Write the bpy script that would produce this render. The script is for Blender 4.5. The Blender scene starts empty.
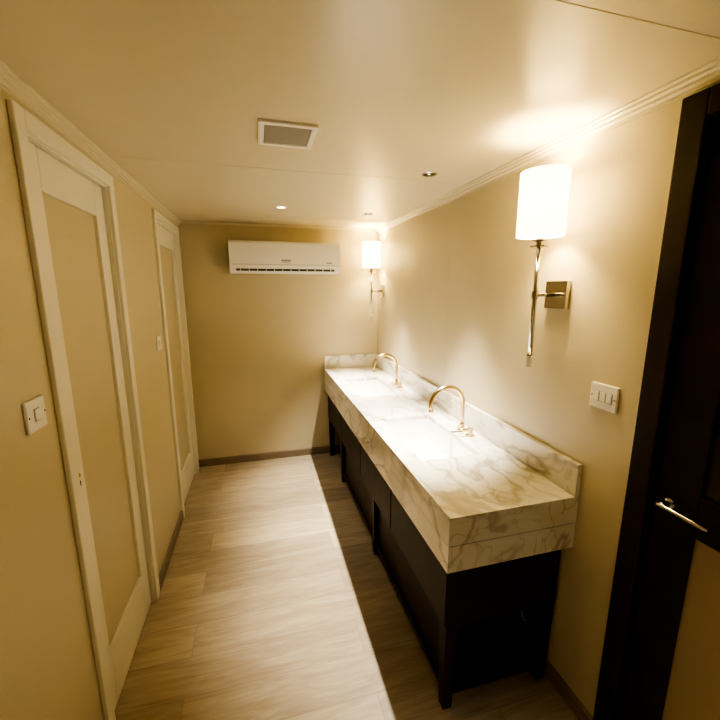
import bpy, bmesh, math
from mathutils import Vector, Matrix

# ------------------------------------------------------------ dimensions
XL, XR, YB, YF, ZC = -0.61, 1.138, 3.57, -1.3, 2.20
scene = bpy.context.scene
COL = scene.collection

# ------------------------------------------------------------ materials
def new_mat(name):
    m = bpy.data.materials.new(name); m.use_nodes = True
    nt = m.node_tree; b = nt.nodes['Principled BSDF']
    return m, nt, b

def simple(name, col, rough=0.5, metal=0.0, bump=0.0, scale=60, var=0.04, spec=0.5, coat=0.0):
    m, nt, b = new_mat(name)
    b.inputs['Roughness'].default_value = rough
    b.inputs['Metallic'].default_value = metal
    b.inputs['Specular IOR Level'].default_value = spec
    b.inputs['Coat Weight'].default_value = coat
    tc = nt.nodes.new('ShaderNodeTexCoord')
    n = nt.nodes.new('ShaderNodeTexNoise'); n.inputs['Scale'].default_value = scale
    n.inputs['Detail'].default_value = 4
    nt.links.new(tc.outputs['Object'], n.inputs['Vector'])
    r = nt.nodes.new('ShaderNodeMapRange')
    r.inputs['To Min'].default_value = 1 - var; r.inputs['To Max'].default_value = 1 + var
    nt.links.new(n.outputs['Fac'], r.inputs['Value'])
    mx = nt.nodes.new('ShaderNodeVectorMath'); mx.operation = 'SCALE'
    mx.inputs[0].default_value = col
    nt.links.new(r.outputs['Result'], mx.inputs['Scale'])
    nt.links.new(mx.outputs[0], b.inputs['Base Color'])
    if bump:
        bp = nt.nodes.new('ShaderNodeBump'); bp.inputs['Strength'].default_value = bump
        bp.inputs['Distance'].default_value = 0.002
        nt.links.new(n.outputs['Fac'], bp.inputs['Height'])
        nt.links.new(bp.outputs[0], b.inputs['Normal'])
    return m

def emis(name, col, s):
    m, nt, b = new_mat(name)
    b.inputs['Base Color'].default_value = (*col, 1)
    b.inputs['Emission Color'].default_value = (*col, 1)
    b.inputs['Emission Strength'].default_value = s
    return m

M_wall = simple('wall_vinyl', (0.60, 0.53, 0.38), 0.38, bump=0.25, scale=260, var=0.03)
M_ceil = simple('ceiling_satin', (0.67, 0.605, 0.455), 0.27, bump=0.03, scale=15, var=0.02)
M_trim = simple('trim_paint', (0.68, 0.62, 0.48), 0.30, var=0.01)
M_door = simple('door_cream_paint', (0.82, 0.79, 0.68), 0.28, var=0.01)
M_panel = simple('door_panel_beige', (0.58, 0.515, 0.375), 0.35, bump=0.15, scale=200, var=0.02)
M_base = simple('baseboard_taupe', (0.24, 0.19, 0.14), 0.45, var=0.08, scale=30)
M_white = simple('white_plastic', (0.86, 0.85, 0.81), 0.3, var=0.01)
M_grey = simple('grey_grille', (0.30, 0.29, 0.26), 0.5, var=0.03)
M_black = simple('black_slot', (0.01, 0.01, 0.01), 0.6)
M_chrome = simple('chrome', (0.55, 0.53, 0.49), 0.12, 1.0, var=0.01)
M_gold = simple('brushed_gold', (0.62, 0.47, 0.25), 0.25, 1.0, var=0.03)
M_brass = simple('brass', (0.55, 0.38, 0.15), 0.3, 1.0)
M_lines = simple('gap_shadow', (0.12, 0.10, 0.07), 0.7)
M_darkpanel = simple('dark_door_panel', (0.036, 0.023, 0.014), 0.18, var=0.2, scale=5)
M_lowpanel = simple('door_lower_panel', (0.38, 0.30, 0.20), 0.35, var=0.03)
M_pipe = simple('pipe_grey', (0.25, 0.23, 0.2), 0.5)

def wood_dark():
    m, nt, b = new_mat('espresso_wood')
    tc = nt.nodes.new('ShaderNodeTexCoord')
    mp = nt.nodes.new('ShaderNodeMapping'); mp.inputs['Scale'].default_value = (30, 3, 3)
    n = nt.nodes.new('ShaderNodeTexNoise'); n.inputs['Scale'].default_value = 3; n.inputs['Detail'].default_value = 6
    cr = nt.nodes.new('ShaderNodeValToRGB')
    cr.color_ramp.elements[0].position = 0.3; cr.color_ramp.elements[0].color = (0.009, 0.004, 0.0025, 1)
    cr.color_ramp.elements[1].position = 0.75; cr.color_ramp.elements[1].color = (0.034, 0.014, 0.007, 1)
    nt.links.new(tc.outputs['Object'], mp.inputs['Vector']); nt.links.new(mp.outputs[0], n.inputs['Vector'])
    nt.links.new(n.outputs['Fac'], cr.inputs['Fac']); nt.links.new(cr.outputs[0], b.inputs['Base Color'])
    b.inputs['Roughness'].default_value = 0.5
    b.inputs['Specular IOR Level'].default_value = 0.3
    return m
M_dark = wood_dark()

def marble(name, k1=0.5, k2=0.25, mmin=0.25, lo=(0.76, 0.73, 0.67, 1), hi=(0.88, 0.87, 0.83, 1)):
    m, nt, b = new_mat(name)
    tc = nt.nodes.new('ShaderNodeTexCoord')
    L = nt.links.new
    def vein(scale, rot, dist, width, seed):
        mp = nt.nodes.new('ShaderNodeMapping'); mp.inputs['Rotation'].default_value = rot
        mp.inputs['Location'].default_value = (seed, seed * .7, seed * .3)
        mp.inputs['Scale'].default_value = (1.0, 0.55, 1.0)
        L(tc.outputs['Object'], mp.inputs['Vector'])
        n = nt.nodes.new('ShaderNodeTexNoise'); n.inputs['Scale'].default_value = scale
        n.inputs['Detail'].default_value = 3.0; n.inputs['Roughness'].default_value = 0.45
        n.inputs['Distortion'].default_value = dist
        L(mp.outputs[0], n.inputs['Vector'])
        s = nt.nodes.new('ShaderNodeMath'); s.operation = 'SUBTRACT'; s.inputs[1].default_value = 0.5
        L(n.outputs['Fac'], s.inputs[0])
        a = nt.nodes.new('ShaderNodeMath'); a.operation = 'ABSOLUTE'; L(s.outputs[0], a.inputs[0])
        r = nt.nodes.new('ShaderNodeMapRange'); r.interpolation_type = 'SMOOTHSTEP'
        r.inputs['From Min'].default_value = 0; r.inputs['From Max'].default_value = width
        r.inputs['To Min'].default_value = 1; r.inputs['To Max'].default_value = 0
        L(a.outputs[0], r.inputs['Value'])
        return r.outputs['Result']
    v1 = vein(2.3, (0.3, 0.5, 0.6), 1.9, 0.050, 3.1)
    v2 = vein(4.3, (0.9, 0.2, 0.3), 1.2, 0.022, 8.4)
    n3 = nt.nodes.new('ShaderNodeTexNoise'); n3.inputs['Scale'].default_value = 2.6; n3.inputs['Distortion'].default_value = 1.0
    L(tc.outputs['Object'], n3.inputs['Vector'])
    msk = nt.nodes.new('ShaderNodeMapRange'); msk.inputs['From Min'].default_value = 0.40; msk.inputs['From Max'].default_value = 0.66
    msk.inputs['To Min'].default_value = 1.0; msk.inputs['To Max'].default_value = mmin
    L(n3.outputs['Fac'], msk.inputs['Value'])
    cr = nt.nodes.new('ShaderNodeValToRGB')
    cr.color_ramp.elements[0].position = 0.35; cr.color_ramp.elements[0].color = lo
    cr.color_ramp.elements[1].position = 0.6; cr.color_ramp.elements[1].color = hi
    L(n3.outputs['Fac'], cr.inputs['Fac'])
    def mix(fac, k, base, col):
        mm = nt.nodes.new('ShaderNodeMath'); mm.operation = 'MULTIPLY'; mm.inputs[1].default_value = k
        L(fac, mm.inputs[0])
        m2 = nt.nodes.new('ShaderNodeMath'); m2.operation = 'MULTIPLY'
        L(mm.outputs[0], m2.inputs[0]); L(msk.outputs['Result'], m2.inputs[1])
        mx = nt.nodes.new('ShaderNodeMix'); mx.data_type = 'RGBA'
        L(m2.outputs[0], mx.inputs[0]); L(base, mx.inputs[6]); mx.inputs[7].default_value = col
        return mx.outputs[2]
    c = mix(v1, k1, cr.outputs[0], (0.36, 0.31, 0.235, 1))
    c = mix(v2, k2, c, (0.36, 0.30, 0.23, 1))
    L(c, b.inputs['Base Color'])
    b.inputs['Roughness'].default_value = 0.10
    return m
M_marble = marble('calacatta_marble', 0.72, 0.45, 0.35, (0.70, 0.67, 0.60, 1), (0.82, 0.80, 0.75, 1))
M_basin = marble('polished_marble_basin', 0.12, 0.08, 0.1, (0.90, 0.895, 0.87, 1), (0.93, 0.925, 0.91, 1))

def floor_mat():
    m, nt, b = new_mat('oak_vinyl_planks')
    L = nt.links.new
    tc = nt.nodes.new('ShaderNodeTexCoord')
    mp0 = nt.nodes.new('ShaderNodeMapping'); mp0.inputs['Location'].default_value = (0.37, 0.06, 0)
    L(tc.outputs['Object'], mp0.inputs['Vector'])
    br = nt.nodes.new('ShaderNodeTexBrick')
    br.offset = 0.37; br.offset_frequency = 2
    br.inputs['Scale'].default_value = 1
    br.inputs['Brick Width'].default_value = 1.22
    br.inputs['Row Height'].default_value = 0.182
    br.inputs['Mortar Size'].default_value = 0.0009
    br.inputs['Mortar Smooth'].default_value = 0.2
    br.inputs['Color1'].default_value = (0, 0, 0, 1); br.inputs['Color2'].default_value = (1, 1, 1, 1)
    br.inputs['Mortar'].default_value = (0.5, 0.5, 0.5, 1)
    L(mp0.outputs[0], br.inputs['Vector'])
    tone = br
    off = nt.nodes.new('ShaderNodeVectorMath'); off.operation = 'SCALE'; off.inputs['Scale'].default_value = 9.0
    L(tone.outputs['Color'], off.inputs[0])
    ad = nt.nodes.new('ShaderNodeVectorMath'); ad.operation = 'ADD'
    L(tc.outputs['Object'], ad.inputs[0]); L(off.outputs[0], ad.inputs[1])
    def grain(sx, sy, sc_, det, dis):
        mp = nt.nodes.new('ShaderNodeMapping'); mp.inputs['Scale'].default_value = (sx, sy, 1)
        L(ad.outputs[0], mp.inputs['Vector'])
        n = nt.nodes.new('ShaderNodeTexNoise'); n.inputs['Scale'].default_value = sc_
        n.inputs['Detail'].default_value = det; n.inputs['Roughness'].default_value = 0.66; n.inputs['Distortion'].default_value = dis
        L(mp.outputs[0], n.inputs['Vector'])
        return n
    n = grain(1.2, 9, 2.0, 8, 1.1)
    nf = grain(2.5, 60, 3.0, 6, 0.2)
    mxn = nt.nodes.new('ShaderNodeMix'); mxn.data_type = 'FLOAT'; mxn.inputs[0].default_value = 0.35
    L(n.outputs['Fac'], mxn.inputs[2]); L(nf.outputs['Fac'], mxn.inputs[3])
    cr = nt.nodes.new('ShaderNodeValToRGB')
    e = cr.color_ramp.elements
    e[0].position = 0.33; e[0].color = (0.32, 0.25, 0.17, 1)
    e[1].position = 0.66; e[1].color = (0.53, 0.45, 0.335, 1)
    L(mxn.outputs[0], cr.inputs['Fac'])
    mr = nt.nodes.new('ShaderNodeMapRange'); mr.inputs['To Min'].default_value = 0.78; mr.inputs['To Max'].default_value = 1.10
    sep = nt.nodes.new('ShaderNodeSeparateColor'); L(tone.outputs['Color'], sep.inputs[0])
    L(sep.outputs[0], mr.inputs['Value'])
    sc = nt.nodes.new('ShaderNodeVectorMath'); sc.operation = 'SCALE'
    L(cr.outputs[0], sc.inputs[0]); L(mr.outputs['Result'], sc.inputs['Scale'])
    mx = nt.nodes.new('ShaderNodeMix'); mx.data_type = 'RGBA'
    L(tone.outputs['Fac'], mx.inputs[0]); L(sc.outputs[0], mx.inputs[6]); mx.inputs[7].default_value = (0.24, 0.19, 0.13, 1)
    L(mx.outputs[2], b.inputs['Base Color'])
    b.inputs['Roughness'].default_value = 0.40
    bp = nt.nodes.new('ShaderNodeBump'); bp.inputs['Strength'].default_value = 0.12; bp.inputs['Distance'].default_value = 0.001
    L(mxn.outputs[0], bp.inputs['Height']); L(bp.outputs[0], b.inputs['Normal'])
    return m
M_floor = floor_mat()

def shade_mat():
    m = bpy.data.materials.new('lampshade_linen'); m.use_nodes = True
    nt = m.node_tree; L = nt.links.new
    for n in list(nt.nodes): nt.nodes.remove(n)
    out = nt.nodes.new('ShaderNodeOutputMaterial')
    tr = nt.nodes.new('ShaderNodeBsdfTranslucent'); tr.inputs['Color'].default_value = (0.75, 0.70, 0.56, 1)
    df = nt.nodes.new('ShaderNodeBsdfDiffuse'); df.inputs['Color'].default_value = (0.9, 0.85, 0.7, 1)
    mx = nt.nodes.new('ShaderNodeMixShader'); mx.inputs[0].default_value = 0.55
    em = nt.nodes.new('ShaderNodeEmission'); em.inputs['Color'].default_value = (1.0, 0.88, 0.56, 1); em.inputs['Strength'].default_value = 1.4
    add = nt.nodes.new('ShaderNodeAddShader')
    L(tr.outputs[0], mx.inputs[1]); L(df.outputs[0], mx.inputs[2])
    L(mx.outputs[0], add.inputs[0]); L(em.outputs[0], add.inputs[1]); L(add.outputs[0], out.inputs[0])
    return m
M_shade = shade_mat()

def glass_mat():
    m, nt, b = new_mat('crystal')
    b.inputs['Base Color'].default_value = (1, 0.97, 0.9, 1)
    b.inputs['Transmission Weight'].default_value = 0.6
    b.inputs['Roughness'].default_value = 0.1
    return m
M_crystal = glass_mat()

# ------------------------------------------------------------ geometry helpers
def mesh_obj(name, bm, mat, parent=None, smooth=False, bevel=0, seg=2):
    bmesh.ops.recalc_face_normals(bm, faces=bm.faces)
    me = bpy.data.meshes.new(name); bm.to_mesh(me); bm.free()
    ob = bpy.data.objects.new(name, me); COL.objects.link(ob)
    me.materials.append(mat)
    if smooth:
        for p in me.polygons: p.use_smooth = True
    if bevel:
        md = ob.modifiers.new('bevel', 'BEVEL'); md.width = bevel; md.segments = seg; md.limit_method = 'ANGLE'
        md.angle_limit = math.radians(40)
    if parent:
        ob.parent = parent
        ob.matrix_parent_inverse = Matrix.Translation(-Vector(parent.location))
    return ob

def empty(name, loc=(0, 0, 0)):
    e = bpy.data.objects.new(name, None); e.location = loc; e.empty_display_size = 0.1
    COL.objects.link(e); return e

def box(name, x0, x1, y0, y1, z0, z1, mat, parent=None, bevel=0, seg=2):
    bm = bmesh.new()
    bmesh.ops.create_cube(bm, size=1)
    for v in bm.verts:
        v.co = Vector((x0 if v.co.x < 0 else x1, y0 if v.co.y < 0 else y1, z0 if v.co.z < 0 else z1))
    return mesh_obj(name, bm, mat, parent, bevel=bevel, seg=seg)

def lathe(name, center, axis, prof, mat, parent=None, n=40, caps=True):
    bm = bmesh.new()
    ax = Vector(axis).normalized()
    q = Vector((0, 0, 1)).rotation_difference(ax)
    rings = []
    for r, h in prof:
        ring = []
        for i in range(n):
            a = 2 * math.pi * i / n
            p = q @ Vector((r * math.cos(a), r * math.sin(a), h))
            ring.append(bm.verts.new(Vector(center) + p))
        rings.append(ring)
    for a, b in zip(rings[:-1], rings[1:]):
        for i in range(n):
            bm.faces.new((a[i], a[(i + 1) % n], b[(i + 1) % n], b[i]))
    if caps:
        bm.faces.new(rings[0][::-1]); bm.faces.new(rings[-1])
    ob = mesh_obj(name, bm, mat, parent)
    for p in ob.data.polygons:
        p.use_smooth = len(p.vertices) == 4
    md = ob.modifiers.new('es', 'EDGE_SPLIT'); md.split_angle = math.radians(35)
    return ob

def tube(name, pts, r, mat, parent=None, n=20):
    bm = bmesh.new(); rings = []
    pts = [Vector(p) for p in pts]
    prev = None
    for i, p in enumerate(pts):
        t = (pts[min(i + 1, len(pts) - 1)] - pts[max(i - 1, 0)]).normalized()
        if prev is None:
            u = t.orthogonal().normalized()
        else:
            u = (prev - t * prev.dot(t)).normalized()
        prev = u; w = t.cross(u)
        rr = r[i] if isinstance(r, (list, tuple)) else r
        rings.append([bm.verts.new(p + (u * math.cos(2 * math.pi * k / n) + w * math.sin(2 * math.pi * k / n)) * rr) for k in range(n)])
    for a, b in zip(rings[:-1], rings[1:]):
        for k in range(n):
            bm.faces.new((a[k], a[(k + 1) % n], b[(k + 1) % n], b[k]))
    bm.faces.new(rings[0][::-1]); bm.faces.new(rings[-1])
    ob = mesh_obj(name, bm, mat, parent)
    for p in ob.data.polygons: p.use_smooth = len(p.vertices) == 4
    return ob

def extrude_profile(name, prof, origin, udir, vdir, ldir, length, mat, parent=None, smooth=False):
    bm = bmesh.new()
    o = Vector(origin); u = Vector(udir); v = Vector(vdir); l = Vector(ldir) * length
    a = [bm.verts.new(o + u * p[0] + v * p[1]) for p in prof]
    b = [bm.verts.new(o + u * p[0] + v * p[1] + l) for p in prof]
    n = len(prof)
    for i in range(n):
        bm.faces.new((a[i], a[(i + 1) % n], b[(i + 1) % n], b[i]))
    bm.faces.new(a[::-1]); bm.faces.new(b)
    ob = mesh_obj(name, bm, mat, parent, smooth=False)
    if smooth:
        for p in ob.data.polygons: p.use_smooth = len(p.vertices) == 4
        md = ob.modifiers.new('es', 'EDGE_SPLIT'); md.split_angle = math.radians(32)
    return ob

# ------------------------------------------------------------ room shell
T = 0.08
box('floor', XL - T, XR + T, YF - T, YB + T, -T, 0, M_floor)
box('ceiling', XL - T, XR + T, YF - T, YB + T, ZC, ZC + T, M_ceil)
box('wall_back', XL - T, XR + T, YB, YB + T, 0, ZC, M_wall)
box('wall_front', XL - T, XR + T, YF - T, YF, 0, ZC, M_wall)

D1 = (1.345, 1.965); D2 = (2.775, 3.44); DH = 2.085
box('wall_left', XL - T, XL, YF, D1[0], 0, ZC, M_wall)
wl = bpy.data.objects['wall_left']
box('segment_middle', XL - T, XL, D1[1], D2[0], 0, ZC, M_wall, wl)
box('segment_end', XL - T, XL, D2[1], YB, 0, ZC, M_wall, wl)
box('header_1', XL - T, XL, D1[0], D1[1], DH, ZC, M_wall, wl)
box('header_2', XL - T, XL, D2[0], D2[1], DH, ZC, M_wall, wl)
RD = (-0.10, 0.785); RH = 2.08
box('wall_right', XR, XR + T, RD[1], YB, 0, ZC, M_wall)
wr = bpy.data.objects['wall_right']
box('segment_near', XR, XR + T, YF, RD[0], 0, ZC, M_wall, wr)
box('header', XR, XR + T, RD[0], RD[1], RH, ZC, M_wall, wr)
for i, y in enumerate((2.13,)):
    box('joint_%d' % i, XR - 0.0006, XR, y, y + 0.0025, 1.01, ZC - 0.04, M_wall, wr)
ce = bpy.data.objects['ceiling']
for i, y in enumerate((0.72, 1.94, 3.16)):
    box('joint_%d' % i, XL, XR, y, y + 0.004, ZC - 0.001, ZC, M_ceil, ce)

crown = [(0, 0), (0.030, 0), (0.030, -0.006), (0.026, -0.010), (0.022, -0.010), (0.022, -0.016), (0.017, -0.021),
         (0.013, -0.021), (0.013, -0.028), (0.008, -0.033), (0.005, -0.033), (0.005, -0.042), (0, -0.042)]
extrude_profile('trim_1', crown, (XL, YF, ZC), (1, 0, 0), (0, 0, 1), (0, 1, 0), YB - YF, M_trim)
extrude_profile('trim_2', crown, (XR, YF, ZC), (-1, 0, 0), (0, 0, 1), (0, 1, 0), YB - YF, M_trim)
extrude_profile('trim_3', [(a * .4, b * .4) for a, b in crown], (XL, YB, ZC), (0, -1, 0), (0, 0, 1), (1, 0, 0), XR - XL, M_trim)

bp = [(0, 0), (0.012, 0), (0.012, 0.062), (0.008, 0.070), (0, 0.070)]
def basebd(name, o, u, l, length): return extrude_profile(name, bp, o, u, (0, 0, 1), l, length, M_base)
basebd('baseboard_back', (XL, YB, 0), (0, -1, 0), (1, 0, 0), XR - XL)
b1 = basebd('baseboard_left', (XL, 2.02, 0), (1, 0, 0), (0, 1, 0), 2.73 - 2.02)
b2 = basebd('section_near', (XL, YF, 0), (1, 0, 0), (0, 1, 0), 1.295 - YF); b2.parent = b1
basebd('baseboard_right', (XR, 0.85, 0), (-1, 0, 0), (0, 1, 0), YB - 0.85)
basebd('baseboard_front', (XL, YF, 0), (0, 1, 0), (1, 0, 0), XR - XL)

# ------------------------------------------------------------ left doors
def left_door(n, y0, y1):
    cas = 0.052
    e = empty('door_%d' % n, (XL, (y0 + y1) / 2, 0))
    X = XL
    def casing(nm, a0, a1, z0, z1):
        box(nm, X - 0.0, X + 0.016, a0, a1, z0, z1, M_door, e, 0.004, 3)
    casing('casing_near', y0 - cas, y0 + 0.0, 0, DH + cas)
    casing('casing_far', y1, y1 + cas, 0, DH + cas)
    casing('casing_head', y0, y1, DH, DH + cas)
    box('jamb_near', X - 0.075, X + 0.002, y0, y0 + 0.008, 0, DH, M_door, e)
    box('jamb_far', X - 0.075, X + 0.002, y1 - 0.008, y1, 0, DH, M_door, e)
    box('jamb_head', X - 0.075, X + 0.002, y0 + .008, y1 - .008, DH - 0.008, DH, M_door, e)
    a, b = y0 + 0.011, y1 - 0.011
    zt, zb = DH - 0.011, 0.008
    fx0, fx1 = X - 0.055, X - 0.014
    st = 0.092
    box('stile_near', fx0, fx1, a, a + st, zb, zt, M_door, e, 0.003)
    box('stile_far', fx0, fx1, b - st, b, zb, zt, M_door, e, 0.003)
    box('rail_top', fx0, fx1, a + st, b - st, zt - 0.13, zt, M_door, e, 0.003)
    box('rail_bottom', fx0, fx1, a + st, b - st, zb, 0.245, M_door, e, 0.003)
    box('inset_panel', fx0 + 0.01, fx1 - 0.014, a + st - .004, b - st + .004, 0.24, zt - 0.125, M_panel, e)
    box('backing', X - 0.078, X - 0.070, y0 + .008, y1 - .008, 0, DH - .008, M_lines, e)
    return e, fx1, a, st
e1, fx, a, st = left_door(1, *D1)
e2, _, _, _ = left_door(2, *D2)
box('lock_plate', fx, fx + 0.003, a + 0.020, a + 0.048, 0.975, 1.045, M_brass, e1, 0.001)
lathe('lock_knob', (fx + 0.003, a + 0.034, 1.024), (1, 0, 0), [(0.009, 0), (0.009, 0.006), (0.005, 0.009)], M_brass, e1, 20)
box('lock_turn', fx + 0.003, fx + 0.010, a + 0.029, a + 0.039, 0.986, 1.004, M_black, e1, 0.001)

# ------------------------------------------------------------ dark door, right
e3 = empty('door_3', (XR, 0.35, 0))
X = XR
box('frame_far', X - 0.022, X + 0.07, 0.785, 0.852, 0, 2.145, M_dark, e3, 0.004)
box('frame_head', X - 0.022, X + 0.07, -0.10, 0.785, RH, 2.145, M_dark, e3, 0.004)
box('frame_near', X - 0.022, X + 0.07, -0.165, -0.10, 0, 2.145, M_dark, e3, 0.004)
lx0, lx1 = X + 0.004, X + 0.044
box('stile_far', lx0, lx1, 0.665, 0.781, 0.006, RH - 0.004, M_dark, e3, 0.003)
box('stile_near', lx0, lx1, -0.096, 0.02, 0.006, RH - 0.004, M_dark, e3, 0.003)
box('rail_top', lx0, lx1, 0.02, 0.665, RH - 0.124, RH - 0.004, M_dark, e3, 0.003)
box('rail_lock', lx0, lx1, 0.02, 0.665, 0.965, 1.09, M_dark, e3, 0.003)
box('rail_bottom', lx0, lx1, 0.02, 0.665, 0.006, 0.16, M_dark, e3, 0.003)
box('panel_upper', lx0 + 0.012, lx1 - 0.01, 0.015, 0.67, 1.085, RH - 0.12, M_darkpanel, e3)
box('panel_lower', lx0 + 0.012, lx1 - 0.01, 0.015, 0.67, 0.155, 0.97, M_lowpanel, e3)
lathe('handle_rose', (lx0, 0.735, 1.03), (-1, 0, 0), [(0.015, 0), (0.015, 0.004), (0.008, 0.006), (0.008, 0.036)], M_chrome, e3, 32)
tube('handle_lever', [(lx0 - 0.038, 0.745, 1.03), (lx0 - 0.040, 0.735, 1.03), (lx0 - 0.040, 0.66, 1.029), (lx0 - 0.039, 0.63, 1.028), (lx0 - 0.034, 0.615, 1.028)],
     [0.007, 0.0075, 0.0065, 0.006, 0.006], M_chrome, e3)

# ------------------------------------------------------------ vanity
CX0, CX1 = 0.598, XR
CY0, CY1 = 1.04, YB
CZ = 0.877
SX0, SX1 = 0.690, 0.990
SINKS = [(1.47, 2.05), (2.53, 3.09)]
van = empty('double_vanity', (0.868, 2.3, 0))

def slab(name, xs, ys, z0, z1, skip, mat, parent):
    bm = bmesh.new(); V = {}
    def gv(i, j, k):
        if (i, j, k) not in V: V[(i, j, k)] = bm.verts.new((xs[i], ys[j], (z0, z1)[k]))
        return V[(i, j, k)]
    nx, ny = len(xs) - 1, len(ys) - 1
    ok = lambda i, j: 0 <= i < nx and 0 <= j < ny and (i, j) not in skip
    for i in range(nx):
        for j in range(ny):
            if not ok(i, j): continue
            for k in (0, 1):
                bm.faces.new((gv(i, j, k), gv(i + 1, j, k), gv(i + 1, j + 1, k), gv(i, j + 1, k)))
            if not ok(i - 1, j): bm.faces.new((gv(i, j, 0), gv(i, j + 1, 0), gv(i, j + 1, 1), gv(i, j, 1)))
            if not ok(i + 1, j): bm.faces.new((gv(i + 1, j, 0), gv(i + 1, j + 1, 0), gv(i + 1, j + 1, 1), gv(i + 1, j, 1)))
            if not ok(i, j - 1): bm.faces.new((gv(i, j, 0), gv(i + 1, j, 0), gv(i + 1, j, 1), gv(i, j, 1)))
            if not ok(i, j + 1): bm.faces.new((gv(i, j + 1, 0), gv(i + 1, j + 1, 0), gv(i + 1, j + 1, 1), gv(i, j + 1, 1)))
    return mesh_obj(name, bm, mat, parent, bevel=0.0015)
slab('countertop', [CX0, SX0, SX1, CX1 - 0.001], [CY0, SINKS[0][0], SINKS[0][1], SINKS[1][0], SINKS[1][1], CY1 - 0.001],
     0.852, CZ, {(1, 1), (1, 3)}, M_marble, van)
def apron(tag, z0, z1):
    bm = bmesh.new()
    xs = (CX0, CX1 - 0.001); ys = (CY0, CY1 - 0.001); th = 0.022
    pl = [(xs[1], ys[0]), (xs[0], ys[0]), (xs[0], ys[1]), (xs[0] + th, ys[1]), (xs[0] + th, ys[0] + th), (xs[1], ys[0] + th)]
    a = [bm.verts.new((p[0], p[1], z0)) for p in pl]; b = [bm.verts.new((p[0], p[1], z1)) for p in pl]
    n = len(pl)
    for i in range(n): bm.faces.new((a[i], a[(i + 1) % n], b[(i + 1) % n], b[i]))
    for r in (a, b):
        bm.faces.new((r[0], r[1], r[4], r[5])); bm.faces.new((r[1], r[2], r[3], r[4]))
    mesh_obj('apron_' + tag, bm, M_marble, van)
apron('upper', 0.7675, 0.8525)
apron('lower', 0.662, 0.7652)
box('apron_core', CX0 + 0.0015, CX0 + 0.02, CY0 + 0.0015, CY1 - 0.002, 0.70, 0.80, M_lines, van)
box('apron_core_end', CX0 + 0.0015, CX1 - 0.002, CY0 + 0.0015, CY0 + 0.02, 0.70, 0.80, M_lines, van)
box('backsplash', XR - 0.020, XR, CY0, YB, CZ, 1.005, M_marble, None, 0.0015)
box('end_backsplash', CX0, XR - 0.020, YB - 0.020, YB, CZ, 1.005, M_marble, None, 0.0015)
# dark timber stand
KX0, KX1, KY0, KY1, KZ0, KZ1 = 0.625, 1.12, 1.075, 3.52, 0.385, 0.664
DY1 = 2.975
box('carcass', KX0, KX1, KY0, KY1, KZ0, KZ1, M_dark, van, 0.003)
nd = 4
w = (KY1 - KY0) / nd
for i in range(nd):
    box('front_panel_%d' % (i + 1), KX0 - 0.005, KX0 + 0.002, KY0 + i * w + 0.006, KY0 + (i + 1) * w - 0.006, KZ0 + 0.008, KZ1 - 0.008, M_dark, van, 0.002)
box('low_shelf', 0.640, KX1, 1.085, DY1, 0.060, 0.085, M_dark, van, 0.002)
box('rear_panel', 1.10, KX1, 1.085, DY1, 0.085, 0.386, M_dark, van, 0.002)
for i, (ya, yb) in enumerate(((1.128, 1.993), (2.047, 2.923))):
    box('recessed_front_%d' % (i + 1), 0.655, 0.670, ya, yb, 0.085, 0.386, M_dark, van, 0.002)
def leg(nm, x, y):
    bm = bmesh.new()
    prof = [(0.026, 0.39), (0.026, 0.33), (0.019, 0.0)]
    rings = []
    for h, z in prof:
        rings.append([bm.verts.new((x + sx * h, y + sy * h, z)) for sx, sy in ((-1, -1), (1, -1), (1, 1), (-1, 1))])
    for p, q in zip(rings[:-1], rings[1:]):
        for i in range(4): bm.faces.new((p[i], p[(i + 1) % 4], q[(i + 1) % 4], q[i]))
    bm.faces.new(rings[0]); bm.faces.new(rings[-1])
    mesh_obj(nm, bm, M_dark, van, bevel=0.002)
k = 1
for y in (1.101, 2.02, 2.95, 3.49):
    for x in (0.651, 1.09):
        leg('leg_%d' % k, x, y); k += 1
for i, (s0, s1) in enumerate(SINKS):
    yc = (s0 + s1) / 2
    tube('drain_pipe_%d' % (i + 1), [(0.90, yc, 0.40), (0.90, yc, 0.26), (0.91, yc, 0.23), (0.94, yc, 0.21), (0.97, yc, 0.23), (0.985, yc, 0.27), (1.0, yc, 0.29), (1.03, yc, 0.30), (1.101, yc, 0.30)], 0.016, M_pipe, van)
tube('supply_hose', [(1.03, 1.17, 0.39), (1.03, 1.165, 0.33), (1.035, 1.16, 0.27), (1.05, 1.16, 0.235), (1.101, 1.165, 0.225)], 0.005, M_pipe, van)

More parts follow.
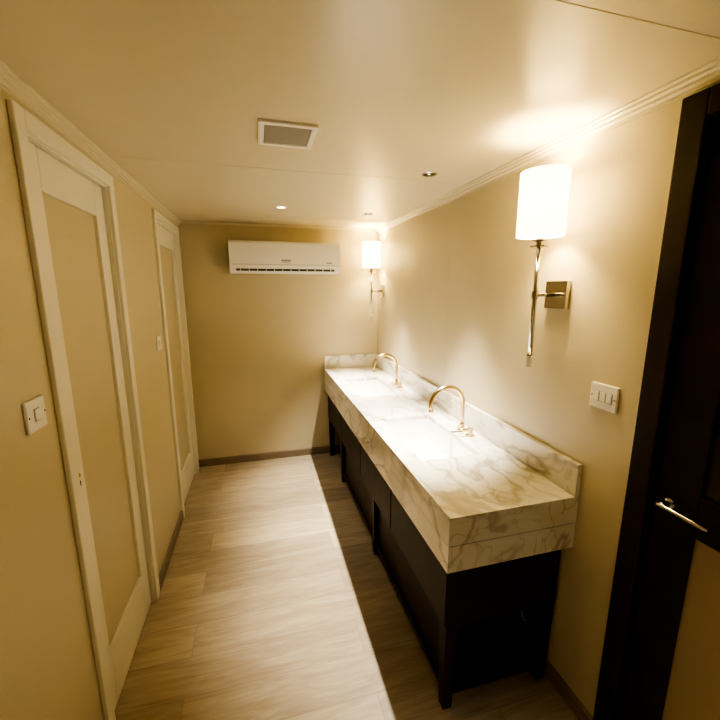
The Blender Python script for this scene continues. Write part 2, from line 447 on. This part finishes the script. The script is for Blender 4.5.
def rrect(x0, x1, y0, y1, r, n=6):
    pts = []
    for cx, cy, a0 in ((x1 - r, y1 - r, 0), (x0 + r, y1 - r, 90), (x0 + r, y0 + r, 180), (x1 - r, y0 + r, 270)):
        for i in range(n + 1):
            a = math.radians(a0 + 90 * i / n)
            pts.append((cx + r * math.cos(a), cy + r * math.sin(a)))
    return pts
def basin(s0, s1):
    e = empty('sink_basin', ((SX0 + SX1) / 2, (s0 + s1) / 2, 0.80))
    bm = bmesh.new(); rings = []
    def zf(x, k):
        t = (x - SX0) / (SX1 - SX0)
        return k * (0.130 + 0.015 * t)
    for ins, k, r in ((-0.010, 0, 0.006), (0.0004, 0, 0.005), (0.002, 0.82, 0.010), (0.008, 0.94, 0.016), (0.022, 1.0, 0.022), (0.06, 1.0, 0.01)):
        rings.append([bm.verts.new((x, y, 0.8515 - zf(x, k))) for x, y in rrect(SX0 + ins, SX1 - ins, s0 + ins, s1 - ins, r)])
    n = len(rings[0])
    for a, b in zip(rings[:-1], rings[1:]):
        for i in range(n): bm.faces.new((a[i], a[(i + 1) % n], b[(i + 1) % n], b[i]))
    bm.faces.new(rings[-1])
    ob = mesh_obj('bowl', bm, M_basin, e, smooth=True)
    md = ob.modifiers.new('es', 'EDGE_SPLIT'); md.split_angle = math.radians(50)
    zb = 0.8515 - zf(0.88, 1)
    lathe('drain', (0.88, (s0 + s1) / 2, zb - 0.002), (0, 0, 1), [(0.026, 0), (0.026, 0.004), (0.018, 0.005)], M_chrome, e, 32)
    lathe('drain_plug', (0.88, (s0 + s1) / 2, zb + 0.003), (0, 0, 1), [(0.016, 0), (0.016, 0.004), (0.011, 0.006)], M_chrome, e, 32)
for s in SINKS: basin(*s)

def faucet(y):
    x0 = 1.06
    e = empty('gooseneck_faucet', (x0, y, CZ))
    lathe('base', (x0, y, CZ), (0, 0, 1), [(0.024, 0), (0.024, 0.005), (0.016, 0.009), (0.014, 0.035), (0.011, 0.038)], M_gold, e)
    R = 0.097; zs = CZ + 0.155
    pts = [(x0, y, CZ + 0.03), (x0, y, CZ + 0.09), (x0, y, zs)]
    for i in range(1, 25):
        a = math.pi * 1.03 * i / 24
        pts.append((x0 - R + R * math.cos(a), y, zs + R * math.sin(a)))
    last = pts[-1]
    pts.append((last[0] + 0.003, y, last[2] - 0.02))
    tube('spout', pts, 0.0115, M_gold, e)
    lathe('aerator', (last[0] + 0.003, y, last[2] - 0.026), (0, 0, 1), [(0.0135, 0), (0.0135, 0.016)], M_gold, e, 24)
    yh = y - 0.085
    lathe('handle_base', (x0, yh, CZ), (0, 0, 1), [(0.024, 0), (0.024, 0.005), (0.014, 0.009), (0.013, 0.030), (0.016, 0.034), (0.016, 0.040), (0.008, 0.044)], M_gold, e)
    tube('handle_lever', [(x0 + 0.012, yh, CZ + 0.036), (x0 - 0.03, yh, CZ + 0.037), (x0 - 0.075, yh, CZ + 0.040)], 0.006, M_gold, e)
for y in (1.765, 2.80): faucet(y)

# ------------------------------------------------------------ air conditioner
ac = empty('air_conditioner', (0.257, 3.47, 1.9))
ax0, ax1 = -0.21, 0.722
prof = [(3.569, 1.80), (3.569, 2.04), (3.43, 2.045), (3.395, 2.040), (3.375, 2.022), (3.366, 1.98), (3.362, 1.90), (3.363, 1.85), (3.368, 1.815), (3.385, 1.79), (3.41, 1.778), (3.50, 1.775)]
extrude_profile('body', [(p[0], p[1]) for p in prof], (ax0, 0, 0), (0, 1, 0), (0, 0, 1), (1, 0, 0), ax1 - ax0, M_white, ac, smooth=True)
for nm, xa in (('cap_left', ax0), ('cap_right', ax1 - 0.012)):
    extrude_profile(nm, [(3.47 + (p[0] - 3.47) * 1.025 if p[0] < 3.56 else p[0], 1.91 + (p[1] - 1.91) * 1.02) for p in prof], (xa, 0, 0), (0, 1, 0), (0, 0, 1), (1, 0, 0), 0.012, M_white, ac, smooth=True)
box('seam', ax0 + 0.02, ax1 - 0.02, 3.3605, 3.366, 1.846, 1.849, M_grey, ac)
box('air_slot', ax0 + 0.05, ax1 - 0.05, 3.367, 3.40, 1.795, 1.812, M_black, ac)
for i in range(12):
    xx = ax0 + 0.05 + (ax1 - ax0 - 0.1) * (i + .5) / 12
    box('slot_divider_%d' % i, xx - 0.003, xx + 0.003, 3.3655, 3.40, 1.794, 1.813, M_white, ac)
box('louvre', ax0 + 0.05, ax1 - 0.05, 3.366, 3.372, 1.802, 1.805, M_grey, ac)
for i, (xa, xb) in enumerate(((0.215, 0.232), (0.236, 0.246), (0.250, 0.262), (0.266, 0.276), (0.280, 0.290))):
    box('badge_mark_%d' % i, xa, xb, 3.3604, 3.3640, 1.876, 1.889, M_grey, ac)
box('badge_line', 0.222, 0.284, 3.3604, 3.3640, 1.867, 1.870, M_grey, ac)
box('display', 0.60, 0.65, 3.3608, 3.3640, 1.862, 1.872, M_grey, ac)

# ------------------------------------------------------------ sconces
LW = (1.0, 0.79, 0.38)
def light(name, typ, loc, power, col, parent, **kw):
    ld = bpy.data.lights.new(name, typ); ld.energy = power; ld.color = col
    for k_, v_ in kw.items(): setattr(ld, k_, v_)
    o = bpy.data.objects.new(name, ld); COL.objects.link(o)
    o.location = Vector(loc) - Vector(parent.location); o.parent = parent
    return o
def sconce(y, zp=1.625):
    xr = 1.023
    e = empty('wall_sconce', (xr, y, zp))
    box('back_plate', XR - 0.024, XR, y - 0.053, y + 0.053, zp - 0.053, zp + 0.053, M_chrome, e, 0.003)
    tube('arm', [(XR - 0.02, y, zp), (xr, y, zp)], 0.0075, M_chrome, e)
    lathe('arm_collar', (xr, y, zp - 0.014), (0, 0, 1), [(0.012, 0), (0.012, 0.028)], M_chrome, e, 24)
    tube('rod', [(xr, y, 1.390), (xr, y, 1.80)], 0.0085, M_chrome, e)
    lathe('finial', (xr, y, 1.345), (0, 0, 1), [(0.008, 0), (0.011, 0.004), (0.011, 0.040), (0.008, 0.044)], M_crystal, e, 24)
    lathe('finial_collar', (xr, y, 1.388), (0, 0, 1), [(0.011, 0), (0.011, 0.008)], M_chrome, e, 24)
    lathe('shade_disc', (xr, y, 1.795), (0, 0, 1), [(0.012, 0), (0.034, 0.004), (0.034, 0.010), (0.012, 0.012), (0.012, 0.024), (0.028, 0.027), (0.028, 0.032), (0.010, 0.034), (0.010, 0.07)], M_chrome, e, 32)
    R = 0.083; z0, z1 = 1.838, 2.062
    lathe('shade', (xr, y, 0), (0, 0, 1), [(R, z0), (R, z1), (R - 0.002, z1), (R - 0.002, z0), (R, z0)], M_shade, e, 64, caps=False)
    for a in range(3):
        t = math.radians(120 * a + 30)
        tube('spider_%d' % a, [(xr, y, z0 + 0.02), (xr + math.cos(t) * (R - .002), y + math.sin(t) * (R - .002), z0 + 0.02)], 0.0015, M_chrome, e, 8)
    light('bulb_light', 'POINT', (xr, y, 1.95), 17, LW, e, shadow_soft_size=0.04)
sconce(1.233); sconce(3.40)

# ------------------------------------------------------------ switches
def switch(side, y, z, gangs, wid=0.09, hei=0.088):
    x = XL if side < 0 else XR; s = -side
    e = empty('light_switch', (x, y, z))
    def bx(nm, d0, d1, ya, yb, za, zb, mat, bev=0.0015):
        a, b = sorted((x + s * d0, x + s * d1)); box(nm, a, b, ya, yb, za, zb, mat, e, bev)
    bx('plate', 0, 0.009, y - wid / 2, y + wid / 2, z - hei / 2, z + hei / 2, M_white, 0.003)
    gw = 0.020 if gangs > 1 else 0.026
    for g in range(gangs):
        yc = y + (g - (gangs - 1) / 2) * 0.025
        bx('recess_%d' % g, 0.008, 0.0095, yc - gw / 2 - .001, yc + gw / 2 + .001, z - 0.018, z + 0.018, M_grey, 0)
        bx('rocker_%d' % g, 0.008, 0.0125, yc - gw / 2 + .001, yc + gw / 2 - .001, z - 0.016, z + 0.016, M_white)
    for sg in (-1, 1):
        lathe('screw_%d' % (sg + 1), (x + s * 0.009, y + sg * wid * 0.42, z), (s, 0, 0), [(0.003, 0), (0.003, 0.0006)], M_chrome, e, 12)
switch(-1, 1.185, 1.309, 1)
switch(-1, 2.56, 1.315, 1)
switch(1, 0.985, 1.283, 3, 0.104, 0.088)

# ------------------------------------------------------------ ceiling vent
v = empty('ceiling_vent', (0.13, 1.51, ZC))
vx0, vx1, vy0, vy1 = 0.030, 0.232, 1.405, 1.615
f = 0.020; zb = ZC - 0.010
M_vent = simple('vent_grille', (0.40, 0.39, 0.37), 0.5, var=0.02)
box('frame_a', vx0, vx1, vy0, vy0 + f, zb, ZC, M_white, v, 0.002)
box('frame_b', vx0, vx1, vy1 - f, vy1, zb, ZC, M_white, v, 0.002)
box('frame_c', vx0, vx0 + f, vy0 + f, vy1 - f, zb, ZC, M_white, v, 0.002)
box('frame_d', vx1 - f, vx1, vy0 + f, vy1 - f, zb, ZC, M_white, v, 0.002)
box('back', vx0 + f, vx1 - f, vy0 + f, vy1 - f, ZC - 0.003, ZC, M_grey, v)
for i in range(15):
    yy = vy0 + f + (vy1 - vy0 - 2 * f) * (i + .5) / 15
    box('slat_%d' % i, vx0 + f, vx1 - f, yy - 0.0035, yy + 0.0035, ZC - 0.007, ZC - 0.003, M_vent, v)

# ------------------------------------------------------------ downlights
M_led = emis('led_disc', (1.0, 0.86, 0.62), 6)
M_led_dim = emis('led_disc_dim', (1.0, 0.86, 0.62), 0.3)
def downlight(x, y, power, R=0.038, cone=100, blend=0.5, dark=True, col=(1.0, 0.91, 0.745), tilt=0):
    e = empty('ceiling_downlight', (x, y, ZC))
    lathe('trim_ring', (x, y, ZC), (0, 0, -1), [(R, 0), (R, 0.002), (R - 0.004, 0.005), (R - 0.009, 0.005), (R - 0.011, 0.001)], M_chrome if dark else M_white, e, 40, caps=False)
    lathe('baffle', (x, y, ZC), (0, 0, -1), [(R - 0.010, 0), (R - 0.010, 0.0015)], M_black if dark else M_led, e, 32)
    lathe('led', (x, y, ZC - 0.0015), (0, 0, -1), [(0.008, 0), (0.008, 0.0008)], M_led_dim if dark else M_led, e, 20)
    o = light('beam', 'SPOT', (x, y, ZC - 0.012), power, col, e, spot_size=math.radians(cone), spot_blend=blend, shadow_soft_size=0.014)
    o.rotation_euler = (0, math.radians(tilt), 0)   # gimbal: beam leans toward -X for positive tilt
downlight(0.842, 1.825, 330, cone=55, blend=1.0, tilt=5)
downlight(0.835, 2.87, 330, cone=55, blend=1.0, tilt=5)
downlight(0.187, 2.79, 25, dark=False, cone=80, blend=1.0)
downlight(0.10, -0.45, 180, dark=False, cone=82, blend=1.0)  # unseen fixture behind the camera, added as fill for near ceiling and walls

# ------------------------------------------------------------ world
w_ = bpy.data.worlds.new('interior_world'); scene.world = w_; w_.use_nodes = True
w_.node_tree.nodes['Background'].inputs[0].default_value = (0.05, 0.045, 0.035, 1)
w_.node_tree.nodes['Background'].inputs[1].default_value = 0.2

# ------------------------------------------------------------ camera
cd = bpy.data.cameras.new('camera'); cd.sensor_width = 36; cd.lens = 376 / 720 * 36; cd.clip_start = 0.01
cam = bpy.data.objects.new('camera', cd); COL.objects.link(cam)
th, ph = math.radians(10.8), math.radians(15.06)
right = Vector((math.cos(ph), -math.sin(ph), 0))
fwd = Vector((math.sin(ph) * math.cos(th), math.cos(ph) * math.cos(th), -math.sin(th)))
up = right.cross(fwd)
M = Matrix((right, up, -fwd)).transposed().to_4x4(); M.translation = (0, 0, 1.65)
cam.matrix_world = M
scene.camera = cam
scene.view_settings.view_transform = 'AgX'
try: scene.view_settings.look = 'AgX - High Contrast'
except Exception as ex: print(ex)
scene.view_settings.exposure = 0.42
